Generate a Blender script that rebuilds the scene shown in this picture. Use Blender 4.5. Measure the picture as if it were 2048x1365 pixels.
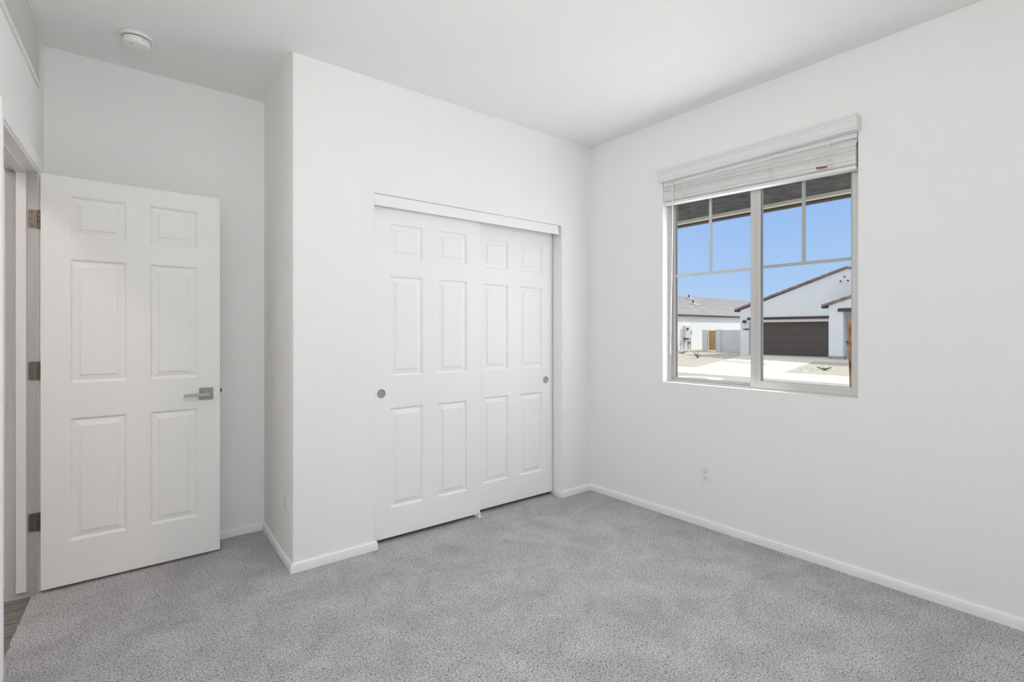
import bpy, bmesh, math, random
from mathutils import Vector, Matrix
random.seed(7)
C = bpy.context.scene.collection
for o in list(bpy.data.objects):
    bpy.data.objects.remove(o)
sc = bpy.context.scene
PI = math.pi

# ------------------------------------------------------------------ camera, world, sun, exposure
F_PX, YAW, CAM_H, HOR = 1022.93, math.radians(51.496), 1.2687, 663.88
cd = bpy.data.cameras.new('camera'); cam = bpy.data.objects.new('camera', cd); C.objects.link(cam)
cd.sensor_fit = 'HORIZONTAL'; cd.sensor_width = 36.0; cd.lens = 36.0 * F_PX / 2048.0
cd.shift_x = 0.0; cd.shift_y = -(682.5 - HOR) / 2048.0
cd.clip_start = 0.02; cd.clip_end = 500
cam.location = (0, 0, CAM_H); cam.rotation_euler = (PI / 2, 0, YAW - PI / 2)
sc.camera = cam

w = bpy.data.worlds.new('world'); sc.world = w; w.use_nodes = True
wn = w.node_tree.nodes; wl = w.node_tree.links
bg = wn['Background']; bg.inputs['Strength'].default_value = 1.0
geo = wn.new('ShaderNodeNewGeometry'); sx_ = wn.new('ShaderNodeSeparateXYZ'); wl.new(geo.outputs['Incoming'], sx_.inputs[0])
neg = wn.new('ShaderNodeMath'); neg.operation = 'MULTIPLY'; neg.inputs[1].default_value = -1.0; wl.new(sx_.outputs['Z'], neg.inputs[0])
ramp = wn.new('ShaderNodeValToRGB'); er = ramp.color_ramp.elements
er[0].position = 0.0; er[0].color = (0.54, 0.70, 0.95, 1)
er[1].position = 0.30; er[1].color = (0.42, 0.60, 0.93, 1)
for p_, c_ in ((0.10, (0.42, 0.62, 0.95, 1)), (0.22, (0.34, 0.54, 0.93, 1)), (0.5, (0.95, 0.97, 0.98, 1)), (1.0, (1.25, 1.2, 1.12, 1))):
    e_ = er.new(p_); e_.color = c_
wl.new(neg.outputs[0], ramp.inputs['Fac']); wl.new(ramp.outputs['Color'], bg.inputs['Color'])

sd = bpy.data.lights.new('sun', 'SUN'); sd.energy = 3.7; sd.angle = math.radians(0.6); sd.color = (1.0, 0.965, 0.92)
so = bpy.data.objects.new('sun', sd); C.objects.link(so)
sun_dir = Vector((1.2, -0.50, 1.0)).normalized()
so.rotation_euler = sun_dir.to_track_quat('Z', 'Y').to_euler(); so.location = (10, 0, 12)

def area(name, loc, direction, sx, sy, power, col=(1, 1, 1), spread=180):
    d = bpy.data.lights.new(name, 'AREA'); d.shape = 'RECTANGLE'; d.size = sx; d.size_y = sy; d.energy = power; d.color = col
    d.spread = math.radians(spread)
    o = bpy.data.objects.new(name, d); C.objects.link(o); o.location = loc
    o.rotation_euler = Vector(direction).to_track_quat('-Z', 'Y').to_euler()
    return o
# soft area light added in the window opening to boost the daylight from outside
area('window_daylight_fill', (3.111, 1.72, 1.50), (-1.0, 0.0, 0.0), 0.72, 1.10, 13.4, (0.97, 0.985, 1.0))

sc.view_settings.view_transform = 'Standard'; sc.view_settings.look = 'None'
sc.view_settings.gamma = 1.0; sc.view_settings.use_curve_mapping = False
sc.view_settings.exposure = 0.0
sc.cycles.use_denoising = True
sc.cycles.max_bounces = 12; sc.cycles.diffuse_bounces = 8; sc.cycles.glossy_bounces = 4
sc.cycles.transparent_max_bounces = 12
sc.cycles.sample_clamp_indirect = 6.0

# ------------------------------------------------------------------ materials
def mat(name, col, rough=0.6, metal=0.0, bump=None, var=None, spec=0.5):
    """bump=(scale, strength, distance, detail); var=(scale, amount)"""
    m = bpy.data.materials.new(name); m.use_nodes = True
    nt = m.node_tree; b = nt.nodes['Principled BSDF']
    b.inputs['Base Color'].default_value = (*col, 1); b.inputs['Roughness'].default_value = rough
    b.inputs['Metallic'].default_value = metal; b.inputs['Specular IOR Level'].default_value = spec
    tc = nt.nodes.new('ShaderNodeTexCoord')
    if var:
        n = nt.nodes.new('ShaderNodeTexNoise'); n.inputs['Scale'].default_value = var[0]; n.inputs['Detail'].default_value = 4
        nt.links.new(tc.outputs['Object'], n.inputs['Vector'])
        r = nt.nodes.new('ShaderNodeValToRGB')
        a = var[1]
        r.color_ramp.elements[0].position = 0.3; r.color_ramp.elements[1].position = 0.7
        r.color_ramp.elements[0].color = (*[c * (1 - a) for c in col], 1)
        r.color_ramp.elements[1].color = (*[min(1, c * (1 + a)) for c in col], 1)
        nt.links.new(n.outputs['Fac'], r.inputs['Fac']); nt.links.new(r.outputs['Color'], b.inputs['Base Color'])
    if bump:
        n = nt.nodes.new('ShaderNodeTexNoise'); n.inputs['Scale'].default_value = bump[0]; n.inputs['Detail'].default_value = bump[3]
        nt.links.new(tc.outputs['Object'], n.inputs['Vector'])
        bp = nt.nodes.new('ShaderNodeBump'); bp.inputs['Strength'].default_value = bump[1]; bp.inputs['Distance'].default_value = bump[2]
        nt.links.new(n.outputs['Fac'], bp.inputs['Height']); nt.links.new(bp.outputs['Normal'], b.inputs['Normal'])
    return m

M = {}
M['wall'] = mat('wall_paint', (0.885, 0.885, 0.878), 0.75, bump=(60, 0.5, 0.0025, 3), spec=0.25)
M['ceil'] = mat('ceiling_paint', (0.88, 0.88, 0.873), 0.85, bump=(50, 0.5, 0.0036, 3), spec=0.15)
M['trim'] = mat('trim_paint', (0.90, 0.90, 0.895), 0.42, spec=0.4)
M['door'] = mat('door_paint', (0.88, 0.88, 0.87), 0.5, spec=0.35)
M['closetdoor'] = mat('closet_door_paint', (0.89, 0.89, 0.895), 0.5, spec=0.35)
M['jamb'] = mat('jamb_paint', (0.86, 0.85, 0.84), 0.45)
M['nickel'] = mat('satin_nickel', (0.46, 0.45, 0.43), 0.36, 1.0)
M['nickel_b'] = mat('brushed_nickel', (0.36, 0.35, 0.335), 0.42, 1.0, var=(40, 0.06))
M['bronze'] = mat('hinge_metal', (0.22, 0.185, 0.16), 0.42, 1.0)
M['dark'] = mat('dark_metal', (0.04, 0.04, 0.04), 0.5)
M['plastic'] = mat('white_plastic', (0.84, 0.84, 0.83), 0.35)
M['vinyl'] = mat('window_vinyl', (0.62, 0.615, 0.60), 0.38)
M['grid'] = mat('muntin_vinyl', (0.60, 0.62, 0.63), 0.45)
M['gasket'] = mat('gasket_grey', (0.10, 0.11, 0.12), 0.6)
M['blind'] = mat('blind_vinyl', (0.80, 0.80, 0.79), 0.45)
M['cord'] = mat('cord_white', (0.84, 0.84, 0.82), 0.7)
M['tassel'] = mat('tassel_wood', (0.33, 0.09, 0.03), 0.4, var=(60, 0.35))
M['stucco'] = mat('stucco_white', (0.90, 0.90, 0.90), 0.95, bump=(18, 0.5, 0.01, 4), var=(1.2, 0.025), spec=0.1)
M['stucco2'] = mat('stucco_block', (0.70, 0.71, 0.72), 0.95, bump=(14, 0.6, 0.012, 4), var=(2.0, 0.05), spec=0.1)
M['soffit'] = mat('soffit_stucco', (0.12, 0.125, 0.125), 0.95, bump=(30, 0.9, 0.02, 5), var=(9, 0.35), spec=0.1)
M['cream'] = mat('cream_trim', (0.88, 0.83, 0.74), 0.7)
M['brown'] = mat('brown_trim', (0.075, 0.058, 0.052), 0.7)
M['garage'] = mat('garage_brown', (0.105, 0.084, 0.072), 0.6, var=(30, 0.08))
M['tile_brown'] = mat('roof_tile_brown', (0.29, 0.21, 0.185), 0.85, var=(3.0, 0.35))
M['tile_dark'] = mat('roof_tile_end', (0.06, 0.045, 0.04), 0.85)
M['tile_grey'] = mat('roof_tile_grey', (0.43, 0.41, 0.42), 0.9, var=(1.3, 0.12))
M['concrete'] = mat('concrete', (0.66, 0.64, 0.61), 0.9, var=(1.5, 0.05), spec=0.15)
M['concrete_d'] = mat('concrete_grey', (0.40, 0.40, 0.41), 0.9, var=(2, 0.05))
M['patch_grey'] = mat('driveway_grey_patch', (0.50, 0.50, 0.51), 0.9, var=(2, 0.05))
M['street'] = mat('street_asphalt', (0.43, 0.415, 0.40), 0.95, var=(2, 0.05), spec=0.15)
M['iron'] = mat('manhole_iron', (0.50, 0.44, 0.42), 0.8)
M['gatewood'] = mat('gate_wood', (0.55, 0.33, 0.13), 0.75, var=(14, 0.3))
M['stone'] = mat('base_stone', (0.42, 0.36, 0.31), 0.9, var=(6, 0.15))
M['leaf'] = mat('leaf_green', (0.07, 0.12, 0.035), 0.7, var=(20, 0.4))
M['leafd'] = mat('leaf_dry', (0.13, 0.10, 0.06), 0.8, var=(20, 0.4))
M['panelgrey'] = mat('meter_enamel', (0.70, 0.70, 0.70), 0.5)
M['pipe'] = mat('pvc_white', (0.74, 0.74, 0.72), 0.5)
M['glow_w'] = mat('warm_lens', (0.8, 0.75, 0.65), 0.4)

# stake wood with streaks
def wood_stake():
    m = mat('stake_wood', (0.42, 0.19, 0.07), 0.8)
    nt = m.node_tree; b = nt.nodes['Principled BSDF']; tc = nt.nodes.new('ShaderNodeTexCoord')
    mp = nt.nodes.new('ShaderNodeMapping'); mp.inputs['Scale'].default_value = (30, 30, 5)
    n = nt.nodes.new('ShaderNodeTexNoise'); n.inputs['Scale'].default_value = 1.0; n.inputs['Detail'].default_value = 5
    r = nt.nodes.new('ShaderNodeValToRGB')
    r.color_ramp.elements[0].position = 0.38; r.color_ramp.elements[0].color = (0.12, 0.05, 0.025, 1)
    r.color_ramp.elements[1].position = 0.58; r.color_ramp.elements[1].color = (0.52, 0.27, 0.12, 1)
    nt.links.new(tc.outputs['Object'], mp.inputs['Vector']); nt.links.new(mp.outputs[0], n.inputs['Vector'])
    nt.links.new(n.outputs['Fac'], r.inputs['Fac']); nt.links.new(r.outputs['Color'], b.inputs['Base Color'])
    return m
M['stake'] = wood_stake()

def carpet_mat():
    m = bpy.data.materials.new('carpet_grey'); m.use_nodes = True; nt = m.node_tree; L = nt.links.new
    b = nt.nodes['Principled BSDF']; b.inputs['Roughness'].default_value = 1.0; b.inputs['Specular IOR Level'].default_value = 0.05
    b.inputs['Sheen Weight'].default_value = 0.15; b.inputs['Sheen Roughness'].default_value = 0.6
    tc = nt.nodes.new('ShaderNodeTexCoord')
    def noise(scale, detail=2, rough=0.5, dist=0.0):
        n = nt.nodes.new('ShaderNodeTexNoise'); n.inputs['Scale'].default_value = scale; n.inputs['Detail'].default_value = detail
        n.inputs['Roughness'].default_value = rough; n.inputs['Distortion'].default_value = dist
        L(tc.outputs['Object'], n.inputs['Vector']); return n
    fine = noise(175, 3, 0.72, 0.3); spk = noise(135, 2, 0.6, 0.6); patch = noise(4.6, 5, 0.62, 0.5)
    vor = nt.nodes.new('ShaderNodeTexVoronoi'); vor.inputs['Scale'].default_value = 220; L(tc.outputs['Object'], vor.inputs['Vector'])
    r1 = nt.nodes.new('ShaderNodeValToRGB'); r1.color_ramp.elements[0].position = 0.30; r1.color_ramp.elements[1].position = 0.66
    r1.color_ramp.elements[0].color = (0.10, 0.096, 0.10, 1); r1.color_ramp.elements[1].color = (0.80, 0.787, 0.802, 1)
    L(fine.outputs['Fac'], r1.inputs['Fac'])
    r2 = nt.nodes.new('ShaderNodeValToRGB'); r2.color_ramp.elements[0].position = 0.33; r2.color_ramp.elements[1].position = 0.45
    r2.color_ramp.elements[0].color = (0.32, 0.31, 0.32, 1); r2.color_ramp.elements[1].color = (1, 1, 1, 1)
    L(spk.outputs['Fac'], r2.inputs['Fac'])
    r3 = nt.nodes.new('ShaderNodeValToRGB'); r3.color_ramp.elements[0].position = 0.36; r3.color_ramp.elements[1].position = 0.64
    r3.color_ramp.elements[0].color = (0.86, 0.86, 0.86, 1); r3.color_ramp.elements[1].color = (1.09, 1.09, 1.09, 1)
    L(patch.outputs['Fac'], r3.inputs['Fac'])
    mx = nt.nodes.new('ShaderNodeMix'); mx.data_type = 'RGBA'; mx.blend_type = 'MULTIPLY'; mx.inputs[0].default_value = 1
    L(r1.outputs['Color'], mx.inputs[6]); L(r2.outputs['Color'], mx.inputs[7])
    mx2 = nt.nodes.new('ShaderNodeMix'); mx2.data_type = 'RGBA'; mx2.blend_type = 'MULTIPLY'; mx2.inputs[0].default_value = 1
    L(mx.outputs[2], mx2.inputs[6]); L(r3.outputs['Color'], mx2.inputs[7])
    L(mx2.outputs[2], b.inputs['Base Color'])
    bp = nt.nodes.new('ShaderNodeBump'); bp.inputs['Strength'].default_value = 0.7; bp.inputs['Distance'].default_value = 0.004
    mul = nt.nodes.new('ShaderNodeMath'); mul.operation = 'SUBTRACT'
    L(fine.outputs['Fac'], mul.inputs[0]); L(vor.outputs['Distance'], mul.inputs[1]); L(mul.outputs[0], bp.inputs['Height'])
    L(bp.outputs['Normal'], b.inputs['Normal'])
    return m
M['carpet'] = carpet_mat()

def plank_mat():
    m = bpy.data.materials.new('plank_floor'); m.use_nodes = True; nt = m.node_tree; L = nt.links.new
    b = nt.nodes['Principled BSDF']; b.inputs['Roughness'].default_value = 0.5
    tc = nt.nodes.new('ShaderNodeTexCoord')
    mp = nt.nodes.new('ShaderNodeMapping'); mp.inputs['Scale'].default_value = (3, 45, 1)
    n = nt.nodes.new('ShaderNodeTexNoise'); n.inputs['Scale'].default_value = 1.5; n.inputs['Detail'].default_value = 6
    L(tc.outputs['Object'], mp.inputs['Vector']); L(mp.outputs[0], n.inputs['Vector'])
    r = nt.nodes.new('ShaderNodeValToRGB'); r.color_ramp.elements[0].position = 0.3; r.color_ramp.elements[1].position = 0.72
    r.color_ramp.elements[0].color = (0.10, 0.085, 0.073, 1); r.color_ramp.elements[1].color = (0.30, 0.27, 0.245, 1)
    L(n.outputs['Fac'], r.inputs['Fac']); L(r.outputs['Color'], b.inputs['Base Color'])
    return m
M['plank'] = plank_mat()

def gravel_mat():
    m = bpy.data.materials.new('gravel'); m.use_nodes = True; nt = m.node_tree; L = nt.links.new
    b = nt.nodes['Principled BSDF']; b.inputs['Roughness'].default_value = 1.0; b.inputs['Specular IOR Level'].default_value = 0.1
    tc = nt.nodes.new('ShaderNodeTexCoord')
    v = nt.nodes.new('ShaderNodeTexVoronoi'); v.inputs['Scale'].default_value = 11; L(tc.outputs['Object'], v.inputs['Vector'])
    r = nt.nodes.new('ShaderNodeValToRGB'); r.color_ramp.elements[0].color = (0.30, 0.28, 0.25, 1); r.color_ramp.elements[1].color = (0.66, 0.63, 0.57, 1)
    L(v.outputs['Color'], r.inputs['Fac']); L(r.outputs['Color'], b.inputs['Base Color'])
    return m
M['gravel'] = gravel_mat()

def glass_mat():
    m = bpy.data.materials.new('window_glass'); m.use_nodes = True; nt = m.node_tree; L = nt.links.new
    nt.nodes.remove(nt.nodes['Principled BSDF']); out = nt.nodes['Material Output']
    t = nt.nodes.new('ShaderNodeBsdfTransparent'); t.inputs[0].default_value = (0.97, 0.98, 0.975, 1)
    g = nt.nodes.new('ShaderNodeBsdfGlossy'); g.inputs['Roughness'].default_value = 0.02
    fr = nt.nodes.new('ShaderNodeFresnel'); fr.inputs['IOR'].default_value = 1.22
    mx = nt.nodes.new('ShaderNodeMixShader'); L(fr.outputs[0], mx.inputs[0]); L(t.outputs[0], mx.inputs[1]); L(g.outputs[0], mx.inputs[2])
    L(mx.outputs[0], out.inputs['Surface'])
    return m
M['glass'] = glass_mat()

def emis(name, col, s):
    m = bpy.data.materials.new(name); m.use_nodes = True; b = m.node_tree.nodes['Principled BSDF']
    b.inputs['Base Color'].default_value = (*col, 1); b.inputs['Emission Color'].default_value = (*col, 1); b.inputs['Emission Strength'].default_value = s
    return m
M['fill_globe_on'] = emis('fill_globe_lit', (1.0, 0.995, 0.985), 36.0)  # glow of the added globe that fills the bedroom
M['hall_fill_on'] = emis('hall_fill_lit', (1.0, 0.86, 0.79), 52.0)  # glow of the added warm fill in the hall

# ------------------------------------------------------------------ mesh builder
class MB:
    def __init__(s): s.v = []; s.f = []; s.T = lambda p: p
    def add(s, vs, fs):
        k = len(s.v); s.v += [tuple(s.T(tuple(p))) for p in vs]; s.f += [tuple(i + k for i in f) for f in fs]
        return s
    def box(s, x0, x1, y0, y1, z0, z1):
        return s.add([(x0, y0, z0), (x1, y0, z0), (x1, y1, z0), (x0, y1, z0), (x0, y0, z1), (x1, y0, z1), (x1, y1, z1), (x0, y1, z1)],
                     [(0, 3, 2, 1), (4, 5, 6, 7), (0, 1, 5, 4), (1, 2, 6, 5), (2, 3, 7, 6), (3, 0, 4, 7)])
    def prism(s, poly, axis, a0, a1):
        """poly of 2D points; axis 'x': (y,z), 'y': (x,z), 'z': (x,y)"""
        def P(p, a): return (a, p[0], p[1]) if axis == 'x' else (p[0], a, p[1]) if axis == 'y' else (p[0], p[1], a)
        n = len(poly)
        return s.add([P(p, a0) for p in poly] + [P(p, a1) for p in poly],
                     [tuple(range(n - 1, -1, -1)), tuple(range(n, 2 * n))] + [(i, (i + 1) % n, n + (i + 1) % n, n + i) for i in range(n)])
    def tube(s, pts, r, seg=8):
        pts = [Vector(p) for p in pts]; n = len(pts); rs = r if isinstance(r, (list, tuple)) else [r] * n
        vs = []; fs = []; prev = None
        for i, p in enumerate(pts):
            t = (pts[min(i + 1, n - 1)] - pts[max(i - 1, 0)]).normalized()
            if prev is None:
                a = t.orthogonal().normalized()
            else:
                a = (prev - t * prev.dot(t)); a = a.normalized() if a.length > 1e-6 else t.orthogonal().normalized()
            prev = a; b = t.cross(a)
            for k in range(seg):
                q = 2 * PI * k / seg; vs.append(p + (a * math.cos(q) + b * math.sin(q)) * rs[i])
        for i in range(n - 1):
            for k in range(seg):
                fs.append((i * seg + k, i * seg + (k + 1) % seg, (i + 1) * seg + (k + 1) % seg, (i + 1) * seg + k))
        fs.append(tuple(range(seg - 1, -1, -1))); fs.append(tuple(range((n - 1) * seg, n * seg)))
        return s.add(vs, fs)
    def lathe(s, prof, origin, axis=(0, 0, 1), seg=40):
        """prof: list of (radius, height along axis)"""
        ax = Vector(axis).normalized(); a = ax.orthogonal().normalized(); b = ax.cross(a); o = Vector(origin)
        vs = []; fs = []; n = len(prof)
        for r, h in prof:
            for k in range(seg):
                q = 2 * PI * k / seg; vs.append(o + ax * h + (a * math.cos(q) + b * math.sin(q)) * max(r, 1e-5))
        for i in range(n - 1):
            for k in range(seg):
                fs.append((i * seg + k, i * seg + (k + 1) % seg, (i + 1) * seg + (k + 1) % seg, (i + 1) * seg + k))
        fs.append(tuple(range(seg - 1, -1, -1))); fs.append(tuple(range((n - 1) * seg, n * seg)))
        return s.add(vs, fs)
    def build(s, name, m, parent=None, loc=None, smooth=False, bevel=0.0, bseg=2):
        o0 = Vector(parent.matrix_world.translation) if (parent and parent.type == 'EMPTY' and parent.parent is None) else None
        if parent is not None: base = Vector(parent['_w'])
        elif loc is not None: base = Vector(loc)
        else: base = Vector((0, 0, 0))
        me = bpy.data.meshes.new(name); me.from_pydata([tuple(Vector(p) - base) for p in s.v], [], s.f)
        bm = bmesh.new(); bm.from_mesh(me)
        bmesh.ops.remove_doubles(bm, verts=bm.verts, dist=1e-5)
        bmesh.ops.recalc_face_normals(bm, faces=bm.faces)
        bm.to_mesh(me); bm.free()
        me.materials.append(m if not isinstance(m, str) else M[m])
        o = bpy.data.objects.new(name, me); C.objects.link(o)
        if parent is not None: o.parent = parent
        else: o.location = base
        o['_w'] = tuple(base)
        if bevel:
            md = o.modifiers.new('bevel', 'BEVEL'); md.width = bevel; md.segments = bseg; md.limit_method = 'ANGLE'; md.angle_limit = math.radians(40)
        if smooth:
            for p in me.polygons: p.use_smooth = True
            try: me.set_sharp_from_angle(angle=math.radians(38))
            except Exception: pass
        return o

def tag(o, label, cat=None, group=None, kind=None):
    if label: o['label'] = label
    if cat: o['category'] = cat
    if group: o['group'] = group
    if kind: o['kind'] = kind
    return o
def thing(name, loc, label, cat, group=None, kind=None):
    o = bpy.data.objects.new(name, None); C.objects.link(o); o.location = loc; o.empty_display_size = 0.1; o['_w'] = tuple(loc)
    return tag(o, label, cat, group, kind)

def slab(T, u0, u1, z0, z1, n0, n1, holes=(), bev=0.0, bev_ends=(), mb=None):
    """wall slab; T maps (u, n, z) to world; returns MB whose hole edges on side n0 are rounded via extra strips"""
    mb = mb or MB()
    us = sorted({u0, u1, *[h[0] for h in holes], *[h[1] for h in holes]})
    zs = sorted({z0, z1, *[h[2] for h in holes], *[h[3] for h in holes]})
    us = [u for u in us if u0 - 1e-9 <= u <= u1 + 1e-9]; zs = [z for z in zs if z0 - 1e-9 <= z <= z1 + 1e-9]
    def solid(i, j):
        if i < 0 or j < 0 or i >= len(us) - 1 or j >= len(zs) - 1: return False
        u = (us[i] + us[i + 1]) / 2; z = (zs[j] + zs[j + 1]) / 2
        return not any(h[0] < u < h[1] and h[2] < z < h[3] for h in holes)
    for i in range(len(us) - 1):
        for j in range(len(zs) - 1):
            if not solid(i, j): continue
            a, b, c, d = us[i], us[i + 1], zs[j], zs[j + 1]
            mb.add([T(a, n0, c), T(b, n0, c), T(b, n0, d), T(a, n0, d)], [(0, 1, 2, 3)])
            mb.add([T(a, n1, c), T(b, n1, c), T(b, n1, d), T(a, n1, d)], [(3, 2, 1, 0)])
            if not solid(i - 1, j): mb.add([T(a, n0, c), T(a, n1, c), T(a, n1, d), T(a, n0, d)], [(0, 1, 2, 3)])
            if not solid(i + 1, j): mb.add([T(b, n0, c), T(b, n1, c), T(b, n1, d), T(b, n0, d)], [(3, 2, 1, 0)])
            if not solid(i, j - 1): mb.add([T(a, n0, c), T(b, n0, c), T(b, n1, c), T(a, n1, c)], [(0, 1, 2, 3)])
            if not solid(i, j + 1): mb.add([T(a, n0, d), T(b, n0, d), T(b, n1, d), T(a, n1, d)], [(3, 2, 1, 0)])
    return mb
def round_edges(o, pick, r, seg=3):
    bm = bmesh.new(); bm.from_mesh(o.data); base = Vector(o['_w'])
    es = [e for e in bm.edges if pick(e.verts[0].co + base, e.verts[1].co + base) and len(e.link_faces) == 2 and
          e.calc_face_angle(0) > 0.5]
    bmesh.ops.bevel(bm, geom=es, offset=r, segments=seg, profile=0.5, affect='EDGES')
    bm.to_mesh(o.data); bm.free()
    for p in o.data.polygons: p.use_smooth = True
    try: o.data.set_sharp_from_angle(angle=math.radians(32))
    except Exception: pass

# ------------------------------------------------------------------ room dimensions
XB, YA, YR, XC, H = 3.0536, 2.826, 3.5649, 0.773, 2.743
YN = -0.90
# left wall frame: s = distance from far corner toward the camera, n = into the room
LD = Vector((-0.055, -1, 0)).normalized(); LN = Vector((1, -0.055, 0)).normalized(); LP = Vector((-0.2465, YR, 0))
def LW(s, n, z=0.0):
    p = LP + LD * s + LN * n
    return (p.x, p.y, z)
S_H, S_N = 0.180, 0.948          # door opening in the left wall (hinge jamb, near jamb)

# floor (carpet), one slab; ragged edge where it meets the planks in the doorway
mb = MB(); edge = []
for i in range(0, 121):
    s = -0.1 + i * (4.7 / 120); jit = random.uniform(-0.004, 0.004) if S_H < s < S_N else 0
    p = LW(s, -0.017 + jit); edge.append((p[0], p[1]))
for i in range(1, 1): pass
poly = edge + [(XB + 0.02, YN - 0.02), (XB + 0.02, YR + 0.05)]
mb.prism(poly, 'z', -0.012, 0.0)
fl = mb.build('floor', 'carpet'); tag(fl, 'grey cut pile carpet covering the bedroom floor', 'carpet', kind='structure')
mb = MB().box(-1.7, -0.2, -1.0, 4.0, -0.06, -0.0125)
tag(mb.build('floor_hall', 'plank'), 'grey brown wood plank floor in the hall beyond the doorway', 'floor', kind='structure')
mb = MB().box(-0.2, XB + 0.15, -1.0, 3.7, -0.06, -0.0125)
tag(mb.build('floor_slab', 'concrete_d'), 'concrete slab under the bedroom carpet', 'floor', kind='structure')
mb = MB().box(-1.8, XB + 0.15, YN - 0.15, 4.1, H, H + 0.12)
tag(mb.build('ceiling', 'ceil'), 'white textured flat ceiling of the bedroom', 'ceiling', kind='structure')

# wall_right (window wall)
WY0, WY1, WZ0, WZ1 = 0.959, 2.143, 0.917, 2.345
TB = lambda u, n, z: (XB + n, u, z)
o = slab(TB, YN - 0.15, YR + 0.13, -0.06, H, 0, 0.15, [(WY0, WY1, WZ0, WZ1)]).build('wall_right', 'wall')
tag(o, 'white textured wall with the window in it', 'wall', kind='structure')
e = 1e-3
round_edges(o, lambda a, b: abs(a.x - XB) < e and abs(b.x - XB) < e and all(WY0 - e < p.y < WY1 + e and WZ0 - e < p.z < WZ1 + e for p in (a, b)), 0.006, 3)

# wall_back (behind the open door, and closet back)
TBk = lambda u, n, z: (u, YR + n, z)
tag(slab(TBk, -0.40, XB, -0.06, H, 0, 0.12).build('wall_back', 'wall'), 'white wall of the alcove behind the open door', 'wall', kind='structure')
# wall_closet with the closet opening
CX0, CX1, CZ = 1.229, 2.737, 2.080
TC = lambda u, n, z: (u, YA + n, z)
o = slab(TC, XC, XB, -0.06, H, 0, 0.14, [(CX0, CX1, -0.06, CZ)]).build('wall_closet', 'wall')
tag(o, 'white wall around the closet, ending in an outside corner', 'wall', kind='structure')
round_edges(o, lambda a, b: abs(a.y - YA) < e and abs(b.y - YA) < e and ((abs(a.x - XC) < e and abs(b.x - XC) < e) or
            all(CX0 - e < p.x < CX1 + e and p.z < CZ + e for p in (a, b))), 0.009, 3)
# wall_side (short return beside the closet)
o = MB().prism([(XC, YA + 0.14), (XC + 0.0274, YR), (XC + 0.14, YR), (XC + 0.115, YA + 0.14)], 'z', -0.06, H).build('wall_side', 'wall')
tag(o, 'short white side wall between the closet corner and the alcove', 'wall', kind='structure')
# wall_left with the doorway
o = slab(LW and (lambda u, n, z: LW(u, n, z)), -0.12, 4.60, -0.06, H, 0, -0.115, [(S_H, S_N, -0.06, 2.060)]).build('wall_left', 'wall')
tag(o, 'white wall with the doorway to the hall', 'wall', kind='structure')
tag(MB().box(-0.6, XB, YN - 0.12, YN, -0.06, H).build('wall_near', 'wall'), 'white wall behind the camera', 'wall', kind='structure')
# hall
tag(MB().box(-1.8, -1.7, -1.0, 4.1, -0.06, H).build('wall_hall', 'wall'), 'hall wall opposite the doorway', 'wall', kind='structure')
tag(MB().box(-1.7, -0.36, 3.98, 4.1, -0.06, H).build('wall_hall_end', 'wall'), 'far end wall of the hall', 'wall', kind='structure')
tag(MB().box(-1.7, -0.6, -1.05, -0.95, -0.06, H).build('wall_hall_start', 'wall'), 'near end wall of the hall', 'wall', kind='structure')

# ------------------------------------------------------------------ baseboards
BB = [(0, -0.01), (0.0135, -0.01), (0.0135, 0.026), (0.0118, 0.028), (0.0135, 0.030), (0.0130, 0.034), (0.0112, 0.036), (0.0122, 0.038), (0.0100, 0.0445), (0.0060, 0.0475), (0, 0.0485)]
def baseboard(name, pts, label, closed_ends=True):
    """pts: polyline on the wall face; room lies to the left of travel"""
    P = [Vector((p[0], p[1])) for p in pts]; n = len(P); off = []
    for i in range(n):
        d0 = (P[i] - P[i - 1]).normalized() if i > 0 else None; d1 = (P[i + 1] - P[i]).normalized() if i < n - 1 else None
        if d0 is None: d0 = d1
        if d1 is None: d1 = d0
        n0 = Vector((-d0.y, d0.x)); n1 = Vector((-d1.y, d1.x)); m_ = (n0 + n1); m_ = m_ / (m_.dot(n0)) if m_.dot(n0) else n0
        off.append(m_)
    vs = []; k = len(BB)
    for i in range(n):
        for (t, z) in BB: q = P[i] + off[i] * t; vs.append((q.x, q.y, z))
    fs = []
    for i in range(n - 1):
        for j in range(k): fs.append((i * k + j, i * k + (j + 1) % k, (i + 1) * k + (j + 1) % k, (i + 1) * k + j))
    fs.append(tuple(range(k))); fs.append(tuple(range((n - 1) * k + k - 1, (n - 1) * k - 1, -1)))
    mb = MB(); mb.add(vs, fs)
    return tag(mb.build(name, 'trim'), label, 'baseboard', kind='structure')
xs_r = XC + 0.0274
# room on the left of travel
baseboard('baseboard_left', [(CX0, YA + 0.02), (CX0, YA), (XC, YA), (xs_r, YR), LW(0, 0)[:2], LW(S_H - 0.064, 0)[:2]][::1] and
          [(CX0, YA + 0.012), (CX0, YA), (XC, YA), (xs_r, YR), tuple(LW(0, 0)[:2]), tuple(LW(S_H - 0.066, 0)[:2])], 'white baseboard around the closet corner and alcove')
baseboard('baseboard_right', [(XB, YN), (XB, YA), (CX1, YA), (CX1, YA + 0.062)], 'white baseboard under the window and up to the closet jamb')
baseboard('baseboard_near', [tuple(LW(S_N + 0.066, 0)[:2]), tuple(LW(4.46, 0)[:2])], 'white baseboard left of the camera beside the doorway')

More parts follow.
